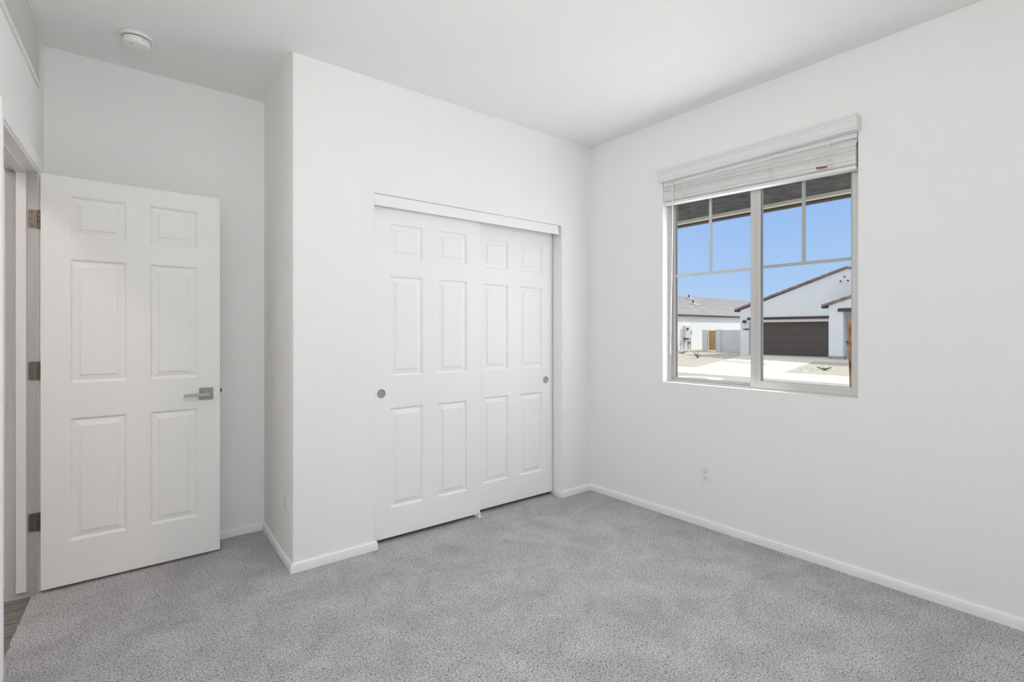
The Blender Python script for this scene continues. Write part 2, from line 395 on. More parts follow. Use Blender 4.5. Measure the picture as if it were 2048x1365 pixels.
# ------------------------------------------------------------------ six panel doors
RING = [(0, 0), (0.0045, 0.0040), (0.0085, 0.0115), (0.0125, 0.0122), (0.0375, 0.0055), (0.0390, 0.0015), (0.0425, 0.0010)]
def six_panel(T, W, Z0, Z1, t, xs, zs):
    """T maps local (x, depth, z); panels pressed in on both faces"""
    mb = MB(); X = [0] + xs + [W]; Zs = [Z0] + zs + [Z1]
    for side in (0, 1):
        D = (lambda d: d) if side == 0 else (lambda d: t - d)
        for i in range(len(X) - 1):
            for j in range(len(Zs) - 1):
                a, b, c, d = X[i], X[i + 1], Zs[j], Zs[j + 1]
                if i in (1, 3) and j in (1, 3, 5):
                    rings = []
                    for (ins, dep) in RING:
                        rings.append([T(a + ins, D(dep), c + ins), T(b - ins, D(dep), c + ins), T(b - ins, D(dep), d - ins), T(a + ins, D(dep), d - ins)])
                    for r0, r1 in zip(rings, rings[1:]):
                        for k in range(4): mb.add([r0[k], r0[(k + 1) % 4], r1[(k + 1) % 4], r1[k]], [(0, 1, 2, 3)])
                    mb.add(rings[-1], [(0, 1, 2, 3)])
                else:
                    mb.add([T(a, D(0), c), T(b, D(0), c), T(b, D(0), d), T(a, D(0), d)], [(0, 1, 2, 3)])
    for i in range(len(X) - 1):
        for z in (Z0, Z1): mb.add([T(X[i], 0, z), T(X[i + 1], 0, z), T(X[i + 1], t, z), T(X[i], t, z)], [(0, 1, 2, 3)])
    for j in range(len(Zs) - 1):
        for x in (0, W): mb.add([T(x, 0, Zs[j]), T(x, t, Zs[j]), T(x, t, Zs[j + 1]), T(x, 0, Zs[j + 1])], [(0, 1, 2, 3)])
    return mb
TH = 0.035
# door_1: bedroom door, open
DA = 0.0085; DX, DY = -0.2441, 3.3466; DW = 0.762
def TD(x, d, z): return (DX + x * math.cos(DA) - d * math.sin(DA), DY + x * math.sin(DA) + d * math.cos(DA), z)
d1 = thing('door_1', (DX, DY, 0), 'white six panel bedroom door standing open into the alcove', 'door', kind='structure')
six_panel(TD, DW, 0.016, 2.036, TH, [0.108, 0.333, 0.433, 0.650], [0.230, 0.838, 1.014, 1.630, 1.742, 1.943]).build('door_slab', 'door', d1, bevel=0.0012, bseg=1)
# hardware
hx, hz = 0.693, 0.918
ros = MB(); ros.T = lambda p: TD(*p); ros.box(hx - 0.034, hx + 0.034, -0.0075, 0, hz - 0.034, hz + 0.034)
r_o = ros.build('rosette', 'nickel_b', d1, bevel=0.0012)
tag(r_o, 'square brushed nickel rosette')
lv = MB(); lv.T = lambda p: TD(*p)
lv.lathe([(0.0145, 0), (0.0145, 0.010), (0.0105, 0.012), (0.0105, 0.045), (0.0095, 0.047)], (hx, -0.0075, hz), (0, -1, 0), 28)
lv.prism([(hx + 0.0125, hz - 0.0095), (hx + 0.0125, hz + 0.0095), (hx - 0.030, hz + 0.0085), (hx - 0.113, hz + 0.0068), (hx - 0.113, hz - 0.0068), (hx - 0.030, hz - 0.0085)], 'y', -0.0575, -0.0475)
tag(lv.build('handle', 'nickel', d1, smooth=True, bevel=0.0015), 'satin nickel lever handle')
tag(MB().lathe([(0.0022, 0), (0.0022, 0.0006)], TD(hx + 0.020, -0.0076, hz + 0.001), (0, -1, 0), 12).build('pinhole', 'dark', d1), 'small dark privacy hole')
la = MB(); la.T = lambda p: TD(*p); la.box(DW, DW + 0.0016, 0.006, 0.029, hz - 0.018, hz + 0.040); la.prism([(DW, 0.010), (DW + 0.0125, 0.013), (DW + 0.0125, 0.022), (DW, 0.024)], 'z', hz + 0.002, hz + 0.020)
tag(la.build('latch', 'bronze', d1), 'metal latch bolt on the door edge')
for zc in (1.816, 1.079, 0.343):
    hm = MB(); JY = 3.3849
    pj = lambda n, d: LW(S_H, n)[0:2]
    x_out, x_in = -0.2555, -0.2895
    # leaf on the jamb face (thin plate just proud of the jamb)
    r = 0.008; pts = []
    for (cx, cz, a0) in ((x_in + r, zc + 0.0445 - r, 90), (x_in + r, zc - 0.0445 + r, 180)):
        for k in range(5): a = math.radians(a0 + k * 22.5); pts.append((cx + r * math.cos(a), cz + r * math.sin(a)))
    pts += [(x_out, zc - 0.0445), (x_out, zc + 0.0445)]
    hm.prism(pts, 'y', JY - 0.0022, JY + 0.0005)
    for k in range(5):
        hm.lathe([(0.0058, 0), (0.0062, 0.001), (0.0062, 0.0160), (0.0058, 0.0170)], (-0.2515, 3.3795, zc - 0.0445 + k * 0.018), (0, 0, 1), 18)
    ho = hm.build('hinge', 'bronze', d1, smooth=True)
    tag(ho, 'brushed metal butt hinge')
    for (sx, sz) in ((0.013, 0.033), (0.0065, 0), (0.013, -0.033)):
        MB().lathe([(0.0032, 0), (0.0032, 0.0008), (0.001, 0.0004)], (x_in + sx, JY - 0.0022, zc + sz), (0, -1, 0), 12).build('screw', 'dark', ho)

# doorway frame: jambs, stops, casing
def casing_mb(segs): pass
jt = 0.019
fr = MB(); fr.T = lambda p: LW(*p)
fr.box(S_H - jt, S_H, -0.118, 0.002, -0.012, 2.040 + jt)          # hinge jamb
fr.box(S_N, S_N + jt, -0.118, 0.002, -0.012, 2.040 + jt)          # near jamb
fr.box(S_H, S_N, -0.118, 0.002, 2.040, 2.040 + jt)                # head
tag(fr.build('trim_1', 'jamb', bevel=0.0015), 'white painted door jamb lining the doorway', 'door jamb', kind='structure')
st = MB(); st.T = lambda p: LW(*p)
st.box(S_H, S_H + 0.011, -0.077, -0.040, 0.016, 2.029); st.box(S_N - 0.011, S_N, -0.077, -0.040, 0.016, 2.029); st.box(S_H, S_N, -0.077, -0.040, 2.029, 2.040)
tag(st.build('trim_2', 'jamb', bevel=0.002), 'white door stop strip inside the doorway jamb', 'door stop', kind='structure')
CAS = [(0.0, 0.0), (0.0, 0.009), (0.004, 0.0105), (0.010, 0.0105), (0.013, 0.0085), (0.030, 0.0115), (0.045, 0.0145), (0.053, 0.0145), (0.057, 0.011), (0.057, 0.0)]
ca = MB(); ca.T = lambda p: LW(*p)
def casing_path(path, outs):
    vs = []; k = len(CAS)
    for (s, z), (ds, dz) in zip(path, outs):
        for (wd, th) in CAS: vs.append((s + ds * wd, th, z + dz * wd))
    fs = []
    for i in range(len(path) - 1):
        for j in range(k): fs.append((i * k + j, i * k + (j + 1) % k, (i + 1) * k + (j + 1) % k, (i + 1) * k + j))
    ca.add(vs, fs)
sa, sb, zt = S_H - 0.006, S_N + 0.006, 2.050
casing_path([(sa, 0.0), (sa, zt), (sb, zt), (sb, 0.0)], [(-1, 0), (-1, 1), (1, 1), (1, 0)])
tag(ca.build('trim_3', 'trim'), 'white moulded casing around the doorway', 'door casing', kind='structure')

# ------------------------------------------------------------------ closet doors
FY, RY = YA + 0.046, YA + 0.099
FX0, RX0, CDW = 1.243, 1.966, 0.762
PX = [0.104, 0.326, 0.434, 0.657]; PZ = [0.203, 0.806, 1.001, 1.606, 1.718, 1.924]
d2 = thing('door_2', (FX0, FY, 0), 'front sliding closet door, white six panel, on the left', 'door', 'sliding closet doors', kind='structure')
six_panel(lambda x, d, z: (FX0 + x, FY + d, z), CDW, 0.027, 2.038, TH, PX, PZ).build('door_slab', 'closetdoor', d2, bevel=0.0012, bseg=1)
d3 = thing('door_3', (RX0, RY, 0), 'rear sliding closet door, white six panel, on the right', 'door', 'sliding closet doors', kind='structure')
six_panel(lambda x, d, z: (RX0 + x, RY + d, z), CDW, 0.026, 2.034, TH, PX, PZ).build('door_slab', 'closetdoor', d3, bevel=0.0012, bseg=1)
def pull(x, y, z, par):
    mb = MB().lathe([(0.0265, 0), (0.0265, 0.0014), (0.0248, 0.0040), (0.0232, 0.0040), (0.0205, 0.0006), (0.012, 0.0004), (0.0005, 0.0003)], (x, y, z), (0, -1, 0), 40)
    return tag(mb.build('finger_pull', 'nickel', par, smooth=True), 'round satin nickel cup pull')
pull(1.2895, FY, 0.899, d2); pull(2.659, RY, 0.898, d3)
# track fascia, hanging track and floor guide
tf = thing('track_fascia', (1.97, YA, 2.01), 'white fascia board hiding the sliding closet door track', 'track fascia')
tfm = MB().prism([(YA + 0.004, 2.010), (YA + 0.002, 2.0115), (YA + 0.010, 2.077), (YA + 0.019, 2.077), (YA + 0.016, 2.010)], 'x', CX0 + 0.0005, 2.7075)
tfm.build('board', 'trim', tf, bevel=0.001)
MB().box(CX0 + 0.001, CX1 - 0.001, YA + 0.030, YA + 0.138, 2.0745, 2.0795).build('track', 'nickel', tf)
gd = MB().box(1.988, 2.008, FY - 0.005, FY - 0.0008, 0.0, 0.034)
gd.box(1.985, 2.012, FY - 0.010, RY - 0.004, 0.0, 0.007); gd.box(1.988, 2.008, FY + TH + 0.003, RY - 0.004, 0.0, 0.030)
tag(gd.build('door_guide', 'plastic', loc=(1.998, FY, 0), bevel=0.001), 'small white plastic floor guide between the two closet doors', 'door guide')

# ------------------------------------------------------------------ outlets
def outlet(loc, nrm, label):
    n = Vector(nrm).normalized(); u = Vector((-n.y, n.x, 0)); L = Vector(loc)
    T = lambda p: tuple(L + u * p[0] + n * p[1] + Vector((0, 0, p[2])))
    t = thing('electrical_outlet', tuple(loc), label, 'outlet', 'duplex wall outlets')
    m = MB(); m.T = T
    m.prism([(-0.036, 0), (0.036, 0), (0.036, 0.002), (0.032, 0.0055), (-0.032, 0.0055), (-0.036, 0.002)], 'z', -0.0590, 0.0590)
    m.build('cover_plate', 'plastic', t, bevel=0.0015)
    for zc in (0.0195, -0.0195):
        r = MB(); r.T = T
        pts = [(0.0165 * math.cos(a), max(-0.0135, min(0.0135, 0.0165 * math.sin(a)))) for a in [2 * PI * k / 28 for k in range(28)]]
        vs = [(x, 0.005, z + zc) for x, z in pts] + [(x, 0.0072, z + zc) for x, z in pts]; k = len(pts)
        r.add(vs, [tuple(range(k)), tuple(range(2 * k - 1, k - 1, -1))] + [(i, (i + 1) % k, k + (i + 1) % k, k + i) for i in range(k)])
        ro = r.build('receptacle', 'plastic', t)
        s = MB(); s.T = T
        s.box(-0.0075, -0.0052, 0.0070, 0.0076, zc + 0.000, zc + 0.009); s.box(0.0052, 0.0075, 0.0070, 0.0076, zc + 0.001, zc + 0.008)
        s.prism([(0.0028 * math.cos(2 * PI * q / 10), zc - 0.0068 + 0.0028 * math.sin(2 * PI * q / 10)) for q in range(10)], 'y', 0.0070, 0.0076)
        s.build('slots', 'dark', ro)
    s = MB().lathe([(0.003, 0), (0.0026, 0.001)], T((0, 0.0055, 0)), tuple(n), 12); s.build('screw', 'plastic', t)
    return t
outlet((XB, 1.815, 0.3385), (-1, 0, 0), 'white duplex outlet low on the wall below the window')
outlet((XC + 0.0371 * (2.978 - YA), 2.978, 0.335), (-1, 0.0371, 0), 'white outlet low on the short side wall, seen almost edge on')

# ------------------------------------------------------------------ smoke detector
sm = thing('smoke_detector', (0.122, 3.172, H), 'round white smoke detector on the ceiling in front of the alcove', 'smoke detector')
MB().lathe([(0.072, 0), (0.0735, 0.006), (0.070, 0.0125), (0.062, 0.0145), (0.058, 0.013)], (0.122, 3.172, H), (0, 0, -1), 56).build('base', 'plastic', sm, smooth=True)
MB().lathe([(0.0555, 0.012), (0.0560, 0.0175)], (0.122, 3.172, H), (0, 0, -1), 56).build('vent_gap', 'dark', sm)
MB().lathe([(0.0590, 0.0170), (0.0600, 0.020), (0.0580, 0.033), (0.0510, 0.0465), (0.038, 0.0510), (0.0300, 0.0515), (0.0290, 0.0505), (0.018, 0.0505), (0.0005, 0.0505)], (0.122, 3.172, H), (0, 0, -1), 56).build('cover', 'plastic', sm, smooth=True)
for k in range(4):
    a = k * PI / 2 + 0.5
    MB().tube([(0.122 + 0.0598 * math.cos(a), 3.172 + 0.0598 * math.sin(a), H - 0.018), (0.122 + 0.0585 * math.cos(a), 3.172 + 0.0585 * math.sin(a), H - 0.033)], 0.0009, 6).build('seam', 'dark', sm)
tag(MB().lathe([(0.006, 0.0500), (0.0055, 0.0525)], (0.100, 3.145, H), (0, 0, -1), 18).build('test_button', 'grid', sm), 'small grey test button')

# ------------------------------------------------------------------ return air grille on the left wall
gr = thing('air_grille', LW(0.55, 0, 2.59), 'white return air grille high on the wall above the doorway', 'air grille')
g = MB(); g.T = lambda p: LW(*p)
G0, G1, GZ0, GZ1, gw, gt = 0.178, 1.13, 2.458, 2.734, 0.018, 0.009
for (a, b, c, d) in ((G0, G1, GZ0, GZ0 + gw), (G0, G1, GZ1 - gw, GZ1), (G0, G0 + gw, GZ0 + gw, GZ1 - gw), (G1 - gw, G1, GZ0 + gw, GZ1 - gw)):
    g.box(a, b, 0, gt, c, d)
g.build('frame', 'plastic', gr, bevel=0.002)
g = MB(); g.T = lambda p: LW(*p)
z = GZ0 + gw + 0.003
while z < GZ1 - gw - 0.003:
    g.prism([(0.0078, z), (0.0086, z + 0.0012), (0.0050, z + 0.0064), (0.0040, z + 0.0058)], 'x', G0 + gw, G1 - gw); z += 0.0062
g.build('louvers', 'plastic', gr)
g = MB(); g.T = lambda p: LW(*p); g.box(G0 + gw, G1 - gw, 0.0001, 0.0044, GZ0 + gw, GZ1 - gw); g.build('backing', 'plastic', gr)
for (s_, z_) in ((G0 + 0.010, GZ0 + 0.045), (G0 + 0.010, GZ0 + 0.135), (G1 - 0.010, GZ0 + 0.045), (G1 - 0.010, GZ0 + 0.135)):
    tag(MB().lathe([(0.0035, 0), (0.003, 0.001)], LW(s_, gt, z_), tuple(LN), 12).build('screw', 'dark', gr), 'small dark screw head')

# ------------------------------------------------------------------ window
wt = thing('window_1', (3.15, 1.551, WZ0), 'white vinyl sliding window with divided upper panes', 'window', kind='structure')
XF = 3.114
def rect_frame(y0, y1, z0, z1, x0, x1, wl_, wr_, wb_, wt_):
    m = MB(); m.box(x0, x1, y0, y0 + wr_, z0, z1); m.box(x0, x1, y1 - wl_, y1, z0, z1)
    m.box(x0, x1, y0 + wr_, y1 - wl_, z0, z0 + wb_); m.box(x0, x1, y0 + wr_, y1 - wl_, z1 - wt_, z1)
    return m
m = rect_frame(WY0 + 0.0005, WY1 - 0.0005, WZ0 + 0.0005, WZ1 - 0.0005, XF + 0.004, 3.186, 0.020, 0.014, 0.014, 0.03)
m.build('window_frame', 'vinyl', wt, bevel=0.002)
m = rect_frame(1.50, WY1 - 0.020, WZ0 + 0.014, WZ1 - 0.03, 3.142, 3.172, 0.020, 0.050, 0.016, 0.02)
m.build('fixed_bead', 'vinyl', wt, bevel=0.002)
sa_ = rect_frame(0.974, 1.553, WZ0 + 0.012, WZ1 - 0.03, XF + 0.001, 3.140, 0.062, 0.034, 0.042, 0.03).build('sash', 'vinyl', wt, bevel=0.002)
MB().box(XF - 0.002, XF + 0.002, 1.518, 1.523, WZ0 + 0.04, WZ1 - 0.05).build('sash_rib', 'vinyl', sa_)
m = MB(); m.box(3.126, 3.129, 1.008, 1.491, WZ0 + 0.054, WZ1 - 0.06); m.build('pane', 'glass', wt)
m = MB(); m.box(3.156, 3.159, 1.55, 2.103, WZ0 + 0.030, WZ1 - 0.05); m.build('pane', 'glass', wt)
# thin dark gaskets around the glass
rect_frame(1.006, 1.4925, WZ0 + 0.0525, WZ1 - 0.058, 3.1235, 3.1255, 0.003, 0.002, 0.002, 0.003).build('gasket', 'gasket', wt)
rect_frame(1.549, 2.1045, WZ0 + 0.029, WZ1 - 0.049, 3.1535, 3.1555, 0.0035, 0.002, 0.0015, 0.003).build('gasket', 'gasket', wt)
ZG = 1.661
m = MB(); m.box(3.1295, 3.1375, 1.008, 1.491, ZG - 0.009, ZG + 0.009); m.box(3.1295, 3.1375, 1.244, 1.262, ZG + 0.009, WZ1 - 0.06); m.build('muntin', 'grid', wt)
m = MB(); m.box(3.1475, 3.1555, 1.55, 2.103, ZG - 0.009, ZG + 0.009); m.box(3.1475, 3.1555, 1.831, 1.849, ZG + 0.009, WZ1 - 0.05); m.build('muntin', 'grid', wt)
m = MB(); m.box(XF - 0.0015, XF + 0.001, 1.531, 1.543, 1.622, 1.650); m.build('sash_lock', 'vinyl', sa_, bevel=0.002)
m = MB(); m.box(3.0545, XF + 0.004, WY0 + 0.0005, WY1 - 0.0005, WZ0 - 0.0005, WZ0 + 0.0015); m.build('sill', 'trim', wt)

# ------------------------------------------------------------------ blinds, raised, slightly lower at the right
bl = thing('window_blind', (3.06, 1.551, 2.34), 'white faux wood blind raised to the top of the window', 'window blind')
VY0, VY1 = 0.946, 2.150
prof = [(3.050, 2.305), (2.9965, 2.305), (2.9965, 2.315), (2.9925, 2.3175), (2.9925, 2.328), (2.9955, 2.331), (2.9955, 2.350), (2.992, 2.354), (2.989, 2.366), (2.984, 2.371), (2.984, 2.385), (3.050, 2.385)]
m = MB().prism([(x, z) for x, z in prof], 'y', VY0, VY1); m.build('valance', 'blind', bl)
MB().box(3.057, 3.108, WY0 + 0.004, WY1 - 0.004, 2.284, 2.340).build('headrail', 'trim', bl, bevel=0.002)
def tz(y, z):   # tilt of the raised stack
    return z + (y - 1.551) * 0.029
def slat(mb_, z, y0, y1, dx=0.0, dr=0.0, th=0.0029):
    n = 5; top = []; bot = []
    for i in range(n + 1):
        x = -0.025 + 0.05 * i / n; c = 0.0016 * (1 - (x / 0.025) ** 2)
        top.append((x, c)); bot.append((x, c - th))
    pts = top + bot[::-1]; ca_, sa2 = math.cos(dr), math.sin(dr)
    vs = []
    for y in (y0, y1):
        for (x, zz) in pts: vs.append((3.0745 + dx + x * ca_ - zz * sa2, y, tz(y, z) + x * sa2 + zz * ca_))
    k = len(pts)
    mb_.add(vs, [tuple(range(k - 1, -1, -1)), tuple(range(k, 2 * k))] + [(i, (i + 1) % k, k + (i + 1) % k, k + i) for i in range(k)])
sl = MB(); z = 2.158
random.seed(3)
while z < 2.252:
    slat(sl, z, WY0 + 0.008, WY1 - 0.008, random.uniform(-0.0022, 0.0022), random.uniform(-0.012, 0.012)); z += random.choice([0.0031, 0.0032, 0.0036])
slat(sl, 2.2590, WY0 + 0.008, WY1 - 0.008, 0.001, 0.10)
slat(sl, 2.2785, WY0 + 0.008, WY1 - 0.008, -0.006, 0.92)
sl.build('slats', 'blind', bl)
br = MB(); vs = []
for y in (WY0 + 0.008, WY1 - 0.008):
    for (x, zz) in [(3.0490, 2.1335), (3.0490, 2.151), (3.0505, 2.153), (3.0985, 2.153), (3.1000, 2.151), (3.1000, 2.1335)]: vs.append((x, y, tz(y, zz)))
br.add(vs, [(5, 4, 3, 2, 1, 0), (6, 7, 8, 9, 10, 11)] + [(i, (i + 1) % 6, 6 + (i + 1) % 6, 6 + i) for i in range(6)])
br.build('bottom_rail', 'blind', bl, bevel=0.0015)
random.seed(11)
for yc in (1.985, 1.711, 1.400, 1.094):
    lc = MB()
    lc.tube([(3.0555, yc, 2.322), (3.0535, yc + 0.002, 2.292), (3.0480, yc - 0.003, tz(yc, 2.262)), (3.0470, yc, tz(yc, 2.245))], 0.0014, 6)
    lc.tube([(3.0560, yc + 0.006, 2.284), (3.0480, yc - 0.006, tz(yc, 2.262))], 0.0018, 6)
    for q in range(10):
        zc = tz(yc, random.uniform(2.165, 2.245)); y0_ = yc + random.uniform(-0.016, 0.016); rr = random.uniform(0.006, 0.013); ph = random.uniform(0, 6)
        pts = []
        for k in range(13):
            a = ph + k * 0.52
            pts.append((3.0440 + 0.0030 * math.sin(a * 1.7) - 0.001 * q / 7, y0_ + rr * math.cos(a) * (1 + 0.3 * math.sin(2 * a)), zc + rr * 0.75 * math.sin(a) - 0.0007 * k))
        lc.tube(pts, 0.0011, 6)
    for q in range(4):
        zz = tz(yc, 2.235 - q * 0.020)
        lc.tube([(3.0475, yc - 0.012, zz), (3.0455, yc + 0.004, zz - 0.004), (3.0475, yc + 0.014, zz - 0.001)], 0.0007, 6)
    lc.tube([(3.0478, yc, tz(yc, 2.165)), (3.0475, yc + 0.001, tz(yc, 2.140)), (3.050, yc, tz(yc, 2.1320))], 0.0008, 6)
    for dx in (0.010, 0.030): lc.lathe([(0.0045, 0), (0.004, 0.0015)], (3.055 + dx, yc + 0.005 - dx * 0.2, tz(yc, 2.1335)), (0, 0, -1), 10)
    lc.build('ladder_cord', 'cord', bl, smooth=True)
wd = MB()
wd.tube([(3.043, 2.056, 2.292), (3.0425, 2.057, 2.22)], 0.0052, 10); wd.tube([(3.0425, 2.057, 2.22), (3.0445, 2.066, 1.60), (3.046, 2.077, 1.16)], [0.0046, 0.0028, 0.0026], 10)
wd.tube([(3.046, 2.077, 1.16), (3.046, 2.0775, 1.115)], [0.004, 0.0045], 10)
wo = wd.build('tilt_wand', 'cord', bl, smooth=True)
MB().tube([(3.052, 2.056, 2.298), (3.044, 2.056, 2.302), (3.041, 2.056, 2.294)], 0.0016, 8).build('hook', 'cord', wo)
cm = MB().box(3.045, 3.060, 2.104, 2.122, 2.298, 2.312); cm.tube([(3.050, 2.118, 2.300), (3.046, 2.100, 2.280)], 0.0022, 6)
cm.build('cord_clip', 'cord', bl)
pc = MB().tube([(3.046, 1.094, 2.19), (3.043, 1.085, 2.168), (3.0425, 1.092, 2.158), (3.042, 1.098, 2.157)], 0.0008, 6)
pco = pc.build('pull_cord', 'cord', bl)
tag(MB().lathe([(0.0018, 0), (0.0032, 0.004), (0.0052, 0.036), (0.0066, 0.048), (0.0060, 0.053), (0.0035, 0.0545)], (3.0405, 1.097, 2.1565), (-0.01, 1, 0.10), 20).build('tassel', 'tassel', pco, smooth=True), 'orange brown wooden tassel')

# ------------------------------------------------------------------ added fill lamps, out of view
LX, LY, LZ = 0.36, 0.62, 2.05
cl = thing('fill_pendant', (LX, LY, H), 'added white globe light out of view, hung on a rod to brighten the bedroom', 'added fill light')  # added globe near the camera, brightens the closet wall and door
MB().lathe([(0.065, 0), (0.065, 0.012), (0.05, 0.024), (0.012, 0.030)], (LX, LY, H), (0, 0, -1), 40).build('base', 'nickel', cl, smooth=True)
MB().tube([(LX, LY, H - 0.02), (LX, LY, LZ + 0.13)], 0.007, 12).build('rod', 'nickel', cl, smooth=True)
MB().lathe([(0.15 * math.sin(PI * k / 24), -0.15 * math.cos(PI * k / 24)) for k in range(25)], (LX, LY, LZ), (0, 0, 1), 48).build('shade', 'fill_globe_on', cl, smooth=True)
hl = thing('hall_fill_lamp', (-1.00, 2.0, H), 'added round warm light in the hall, out of view, filling the doorway', 'added fill light')  # added hall light, warms the jamb and lifts the open door
MB().lathe([(0.15, 0), (0.15, 0.02), (0.14, 0.028)], (-1.00, 2.0, H), (0, 0, -1), 40).build('base', 'nickel', hl, smooth=True)
MB().lathe([(0.14, 0.025), (0.13, 0.06), (0.09, 0.09), (0.001, 0.10)], (-1.00, 2.0, H), (0, 0, -1), 40).build('shade', 'hall_fill_on', hl, smooth=True)

# ================================================================== outside
GZ = -0.25
# own house: porch roof, soffit and beam
pr = thing('porch_roof', (4.3, 1.0, 2.60), 'porch roof outside the window with dark stucco soffit', 'porch roof', kind='structure')
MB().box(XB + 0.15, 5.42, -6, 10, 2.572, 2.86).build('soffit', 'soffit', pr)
MB().box(5.30, 5.36, -6, 10, 2.540, 2.572).build('beam', 'cream', pr)
MB().box(5.362, 5.44, -6, 10, 2.520, 2.86).build('fascia', 'brown', pr)
tag(MB().box(3.3, 5.6, -6, 10, GZ - 0.05, GZ + 0.03).build('porch_slab', 'concrete'), 'concrete porch slab outside the window', 'porch slab', kind='structure')
tag(MB().box(-30, 160, -60, 120, GZ - 0.4, GZ - 0.03).build('ground', 'gravel'), 'tan gravel ground of the front yards across the street', 'gravel yard', kind='structure')
def flat(name, pts, z, m, label, cat, t=0.03):
    return tag(MB().prism(pts, 'z', z - t, z).build(name, m), label, cat, kind='structure')
flat('street', [(9.0, -40), (16.75, -40), (16.75, 80), (9.0, 80)], GZ - 0.004, 'street', 'light grey asphalt street running past the houses', 'street')
flat('sidewalk', [(16.75, -40), (19.75, -40), (19.75, 80), (16.75, 80)], GZ + 0.002, 'concrete', 'pale concrete sidewalk along the far side of the street', 'sidewalk')
flat('driveway', [(19.75, 12.20), (19.75, 8.62), (28.35, 10.85), (28.15, 2.0), (31.6, 2.0), (34.0, 10.9), (34.0, 17.1), (33.4, 17.2), (30.7, 16.0)], GZ, 'concrete', 'white concrete driveway leading to the brown garage door', 'driveway')
flat('driveway_strip', [(23.4, 10.95), (24.9, 11.6), (26.2, 14.5), (24.8, 13.8)], GZ + 0.004, 'patch_grey', 'light grey patch lying across the white driveway', 'pavement patch', 0.01)  # thin flat grey sheet laid just above the driveway
mh = thing('manhole', (15.05, 9.3, GZ), 'round manhole with pale concrete collar in the street', 'manhole')
MB().lathe([(0.84, -0.002), (0.84, 0.004), (0.40, 0.004)], (15.05, 9.3, GZ), (0, 0, 1), 40).build('collar', 'concrete', mh)
MB().lathe([(0.38, 0.0), (0.38, 0.008), (0.36, 0.010)], (15.05, 9.3, GZ), (0, 0, 1), 40).build('cover', 'iron', mh)

# --- garage house across the street
gx, base = 33.6, GZ - 0.03
gh = thing('garage_house', (gx, 11.1, GZ), 'white stucco house with wide brown garage door and brown tile gable', 'house')
RY0, RYP, RZ0, RZP = 17.45, 11.07, 2.78, 4.93
slope = (RZP - RZ0) / (RY0 - RYP); RYE = RYP - (RY0 - RYP)
wall = MB()
TG = lambda u, n, z: (gx + n, u, z)
slab(TG, RYE, RY0, base, 2.70, 0, 0.40, [(12.061, 16.86, base, 2.04)], mb=wall)
wall.prism([(RY0, 2.70), (RYP, RZP), (RYE, 2.70)], 'x', gx, gx + 0.40)
wall.box(gx + 0.4, gx + 12, RY0 - 0.3, RY0, base, 2.70); wall.box(gx + 0.4, gx + 12, RYE, RYE + 0.3, base, 2.70); wall.box(gx + 11.7, gx + 12, RYE, RY0, base, 2.70)
wall.build('wall', 'stucco', gh)
gdm = MB().box(gx + 0.30, gx + 0.36, 12.05, 16.87, base, 1.90)
for zz in (0.29, 0.83, 1.37): gdm.box(gx + 0.285, gx + 0.30, 12.05, 16.87, zz - 0.24, zz + 0.24 - 0.02)
gdm.build('garage_door', 'garage', gh)
MB().box(gx + 0.02, gx + 0.30, 12.05, 16.87, 1.885, 2.04).build('garage_trim', 'cream', gh)
MB().box(gx - 0.06, gx + 0.05, 12.00, 16.95, 2.045, 2.205).build('garage_beam', 'brown', gh)
rf = MB()
for (ya, yb) in ((RY0 + 0.25, RYP), (RYE - 0.25, RYP)):
    za = RZP - slope * abs(ya - RYP)
    rf.prism([(ya, za + 0.02), (yb, RZP + 0.02), (yb, RZP + 0.15), (ya, za + 0.15)], 'x', gx - 0.06, gx + 12.2)
rf.build('roof', 'tile_brown', gh)
def rake(x, ya, za, yb, zb, par, r=0.078, step=0.46):
    d = Vector((0, yb - ya, zb - za)); n = max(1, int(d.length / step)); m = MB()
    for i in range(n):
        a = Vector((x, ya, za)) + d * (i / n) - d.normalized() * 0.05; b = Vector((x, ya, za)) + d * ((i + 1) / n)
        m.tube([a, b], [r * 1.22, r * 0.86], 12)
    return m.build('rake_tiles', 'tile_brown', par, smooth=True)
zE = RZP - slope * (RY0 + 0.25 - RYP)
rake(gx - 0.05, RY0 + 0.25, zE + 0.08, RYP, RZP + 0.08, gh); rake(gx - 0.05, RYE - 0.25, zE + 0.08, RYP, RZP + 0.08, gh)
MB().box(gx - 0.12, gx + 0.10, RY0 + 0.02, RY0 + 0.36, zE - 0.09, zE + 0.12).build('eave_end', 'tile_dark', gh, bevel=0.03)
for (vy, vz) in ((11.196, 4.46), (11.40, 4.21), (11.02, 4.22)):
    vo = MB().lathe([(0.075, 0), (0.075, 0.10), (0.055, 0.10), (0.055, 0.03)], (gx, vy, vz), (-1, 0, 0), 16).build('gable_vent', 'stucco', gh)
    MB().lathe([(0.052, 0), (0.052, 0.035)], (gx, vy, vz), (-1, 0, 0), 14).build('vent_hole', 'dark', vo)
lampo = MB().prism([(17.22, 1.86), (17.20, 1.99), (17.12, 2.05), (17.04, 1.99), (17.02, 1.86)], 'x', gx - 0.20, gx).build('wall_lamp', 'dark', gh)
MB().box(gx - 0.17, gx - 0.03, 17.06, 17.18, 1.76, 1.86).build('lens', 'glow_w', lampo)
fc = bpy.data.curves.new('house_number_text', 'FONT'); fc.body = '24681'; fc.size = 0.19; fc.extrude = 0.012; fc.align_x = 'CENTER'; fc.align_y = 'CENTER'
tmp = bpy.data.objects.new('house_number_text', fc); C.objects.link(tmp)
nme = bpy.data.meshes.new_from_object(tmp.evaluated_get(bpy.context.evaluated_depsgraph_get())); bpy.data.objects.remove(tmp)
nme.materials.clear(); nme.materials.append(M['dark'])
